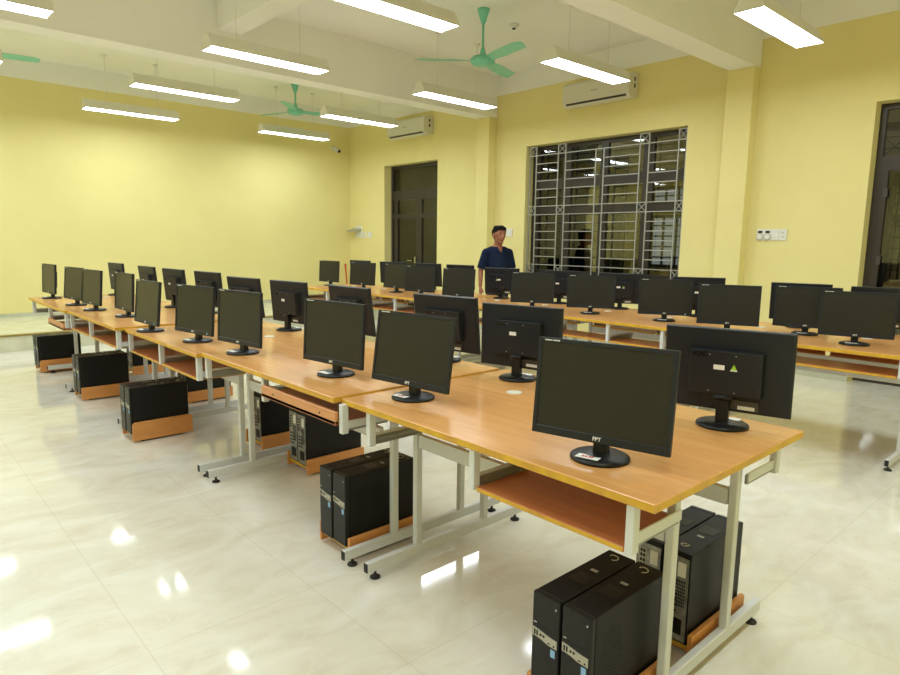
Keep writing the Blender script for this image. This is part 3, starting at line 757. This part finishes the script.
# torso
blob(hb, (-.11, .01, 1.24), (.11, .01, 1.24), .06, .06)
blob(hb, (0, .0, 1.16), (0, .0, 1.22), .13, .12, 18, sx=1.15, sy=.78)
blob(hb, (0, -.01, .96), (0, 0, 1.12), .125, .125, 18, sx=1.12, sy=.85)
blob(hb, (0, .0, .82), (0, -.01, .95), .125, .12, 18, sx=1.18, sy=.88)
def arm(b, s, el, wr, e=0):
    sh = Vector((s * .178, .01, 1.235))
    blob(b, sh, el, .048 + e, .038 + e); 
    if wr is not None: blob(b, el, wr, .037, .026)
    return sh
ELR = Vector((-.245, .03, .99)); WRR = Vector((-.27, -.02, .775))
ELL = Vector((.245, .03, 1.0)); WRL = Vector((.262, -.06, .785))
arm(hb, -1, ELR, WRR); arm(hb, 1, ELL, WRL)
def hand(b, w, s):
    d = Vector((0, -.12, -1)).normalized()
    pc = w + d * .055
    blob(b, w + d * .01, w + d * .075, .024, .032, 12, sx=.62, sy=1.15)
    for k, (oy, ln) in enumerate(((-.028, .055), (-.010, .062), (.009, .058), (.026, .046))):
        p = w + d * .088 + Vector((0, oy, 0)); q = p + Vector((-s * .004, .004, -ln * .55)); t_ = q + Vector((-s * .018, .010, -ln * .42))
        blob(b, p, q, .0095, .0088, 8); blob(b, q, t_, .0088, .0075, 8)
    p = w + d * .03 + Vector((-s * .005, -.026, 0)); q = p + Vector((-s * .012, -.018, -.032)); blob(b, p, q, .012, .0105, 8); blob(b, q, q + Vector((-s * .006, .002, -.028)), .0105, .009, 8)
hand(hb, WRR, -1); hand(hb, WRL, 1)
# legs and feet
for s in (-1, 1):
    hip = Vector((s * .085, 0, .80)); kn = Vector((s * .095, -.015 + .02 * s, .44)); an = Vector((s * .098, .02 + .03 * s, .08))
    blob(hb, hip, kn, .082, .052); blob(hb, kn, an, .05, .034); blob(hb, an + Vector((0, .01, -.035)), an + Vector((0, -.14, -.045)), .034, .030, sx=1.1, sy=.8)
body = remeshed(hb, 'body', M['skin'], man, .0065, 3, .4)
# hair: parted, thick on top, short at the sides and back
hr = MB()
blob(hr, HC + Vector((0, .034, .030)), HC + Vector((0, -.014, .040)), .083, .078, 20)
blob(hr, HC + Vector((0, .045, -.01)), HC + Vector((0, .038, -.045)), .064, .048, 14)
blob(hr, HC + Vector((-.040, -.046, .078)), HC + Vector((.040, -.050, .076)), .030, .028, 10)
for s_ in (-1, 1): blob(hr, HC + Vector((s_ * .062, .01, .045)), HC + Vector((s_ * .066, .018, .008)), .022, .016, 10)
blob(hr, HC + Vector((-.05, .0, .085)), HC + Vector((.04, .01, .092)), .034, .030, 10)
scaled(hr)
ho = remeshed(hr, 'hair', M['hair'], man, .007, 3)
bm = bmesh.new(); bm.from_mesh(ho.data)
kill = []
for v in bm.verts:
    q = (v.co - HC) / HS
    if q.y < -.060 and q.z < .060 or (q.z < -.012 and q.y < .026) or (q.y < -.022 and q.z < .040): kill.append(v)
bmesh.ops.delete(bm, geom=kill, context='VERTS'); bm.to_mesh(ho.data); bm.free()
# face
for s in (-1, 1):
    e = MB().lathe([(.001, -.009), (.007, -.006), (.009, 0), (.007, .006), (.001, .009)], (0, 0, 0), 12)  .build('eye', M['port_grey'], man, HC + HS * Vector((s * .029, -.0845, .006)))
    e.scale = (1.2, .6, .5)
    MB().lathe([(.001, -.004), (.0045, 0), (.001, .004)], (0, -.009, 0), 10).build('iris', M['hair'], e)
    MB().box(-.016, .016, -.004, .004, -.003, .003).build('eyebrow', M['hair'], man, HC + HS * Vector((s * .030, -.089, .030)))
MB().box(-.02, .02, -.004, .004, -.003, .003).build('lips', new_mat('lip_skin', (.26, .09, .06), .5), man, HC + HS * Vector((0, -.0965, -.050)))
# polo shirt
sh = MB()
blob(sh, (-.12, .01, 1.232), (.12, .01, 1.232), .070, .070)
for s_ in (-1, 1): blob(sh, (s_ * .03, .015, 1.298), (s_ * .14, .012, 1.250), .054, .056, 14)
blob(sh, (0, .004, 1.16), (0, .004, 1.22), .142, .13, 18, sx=1.17, sy=.82)
blob(sh, (0, -.01, .96), (0, 0, 1.14), .140, .140, 18, sx=1.14, sy=.90)
blob(sh, (0, -.005, .84), (0, -.01, .95), .142, .138, 18, sx=1.18, sy=.90)
for s, el in ((-1, ELR), (1, ELL)):
    p = Vector((s * .176, .01, 1.232)); q = p.lerp(el, .88); blob(sh, p, q, .064, .064)
blob(sh, (0, .012, 1.29), (0, .004, 1.325), .070, .066)
so = remeshed(sh, 'polo_shirt', M['shirt'], man, .008, 5)
bm = bmesh.new(); bm.from_mesh(so.data)
kill = [v for v in bm.verts if v.co.z < .80 or (v.co.z > 1.32 + max(0, v.co.y) * .25) or (v.co.y < -.03 and abs(v.co.x) < (v.co.z - 1.235) * .42 and abs(v.co.x) < .05)
        or any((v.co - Vector((s * .176, .01, 1.232)).lerp(el, .88)).dot((el - Vector((s * .176, .01, 1.232))).normalized()) > .012 and abs(v.co.x) > .185 for s, el in ((-1, ELR), (1, ELL)))]
bmesh.ops.delete(bm, geom=kill, context='VERTS'); bm.to_mesh(so.data); bm.free()
md = so.modifiers.new('t', 'SOLIDIFY'); md.thickness = .004
# collar
for s in (-1, 1):
    c = MB(); vs = []
    for i in range(9):
        t = PI * .5 - i / 8 * PI * .93; rr = .072
        cx_, cy_ = -s * -1 * rr * math.cos(t) * s * s, .010 + rr * math.sin(t)
        cx_ = s * rr * math.cos(t) if i < 9 else 0
        zt = 1.345 - .055 * (i / 8) ** 1.3; zb_ = zt - .032 - .015 * (i / 8)
        vs += [(cx_, cy_, zt), (cx_ * 1.28, cy_ * 1.28 - .003, zb_), (cx_ * 1.22, cy_ * 1.22, zb_ - .002), (cx_ * .95, cy_ * .95, zt - .004)]
    fs = []
    for i in range(8):
        for q in range(4): fs.append([4 * i + q, 4 * i + (q + 1) % 4, 4 * i + 4 + (q + 1) % 4, 4 * i + 4 + q])
    c.add(vs, fs).build('collar', M['shirt'], so)
tr = MB()
blob(tr, (-.05, 0, .83), (.05, 0, .83), .115, .115, sy=.95)
for s in (-1, 1):
    hip = Vector((s * .085, 0, .80)); kn = Vector((s * .095, -.015 + .02 * s, .44)); an = Vector((s * .098, .02 + .03 * s, .09))
    blob(tr, hip, kn, .096, .070); blob(tr, kn, an, .068, .056)
remeshed(tr, 'trousers', M['trouser'], man, .012, 4)
for s in (-1, 1):
    an = Vector((s * .098, .02 + .03 * s, .03)); shb = MB()
    blob(shb, an + Vector((0, .03, .012)), an + Vector((0, -.15, .008)), .042, .038, sx=1.05, sy=.9)
    o = remeshed(shb, 'shoe', M['hair'], man, .008, 3)
    for v in o.data.vertices: v.co.z = max(v.co.z, .0)
tag(man, 'person in a navy polo shirt standing behind the right row of desks', 'person')

# ------------------------------------------------------------------ camera, world, view
yaw, pitch, roll, F = 7.39813407e-01, -1.47958587e-01, 1.31279567e-02, 643.16
fw = Vector((math.sin(yaw) * math.cos(pitch), math.cos(yaw) * math.cos(pitch), math.sin(pitch)))
rt = Vector((math.cos(yaw), -math.sin(yaw), 0)); up = rt.cross(fw)
r2 = rt * math.cos(roll) + up * math.sin(roll); u2 = -rt * math.sin(roll) + up * math.cos(roll)
cam = bpy.data.cameras.new('camera'); co = bpy.data.objects.new('camera', cam); COL.objects.link(co)
mtx = Matrix(((r2.x, u2.x, -fw.x, 0), (r2.y, u2.y, -fw.y, 0), (r2.z, u2.z, -fw.z, 1.38), (0, 0, 0, 1)))
co.matrix_world = mtx; cam.sensor_width = 36; cam.lens = 36 * F / 900; cam.clip_start = .05
sc.camera = co
w = bpy.data.worlds.new('night'); sc.world = w; w.use_nodes = True
w.node_tree.nodes['Background'].inputs[0].default_value = (.01, .012, .02, 1); w.node_tree.nodes['Background'].inputs[1].default_value = .3
vs = sc.view_settings; vs.view_transform = 'Standard'; vs.look = 'None'; vs.gamma = 1; vs.use_curve_mapping = False
vs.exposure = .75
sc.cycles.use_denoising = True
sc.cycles.max_bounces = 8; sc.cycles.diffuse_bounces = 5
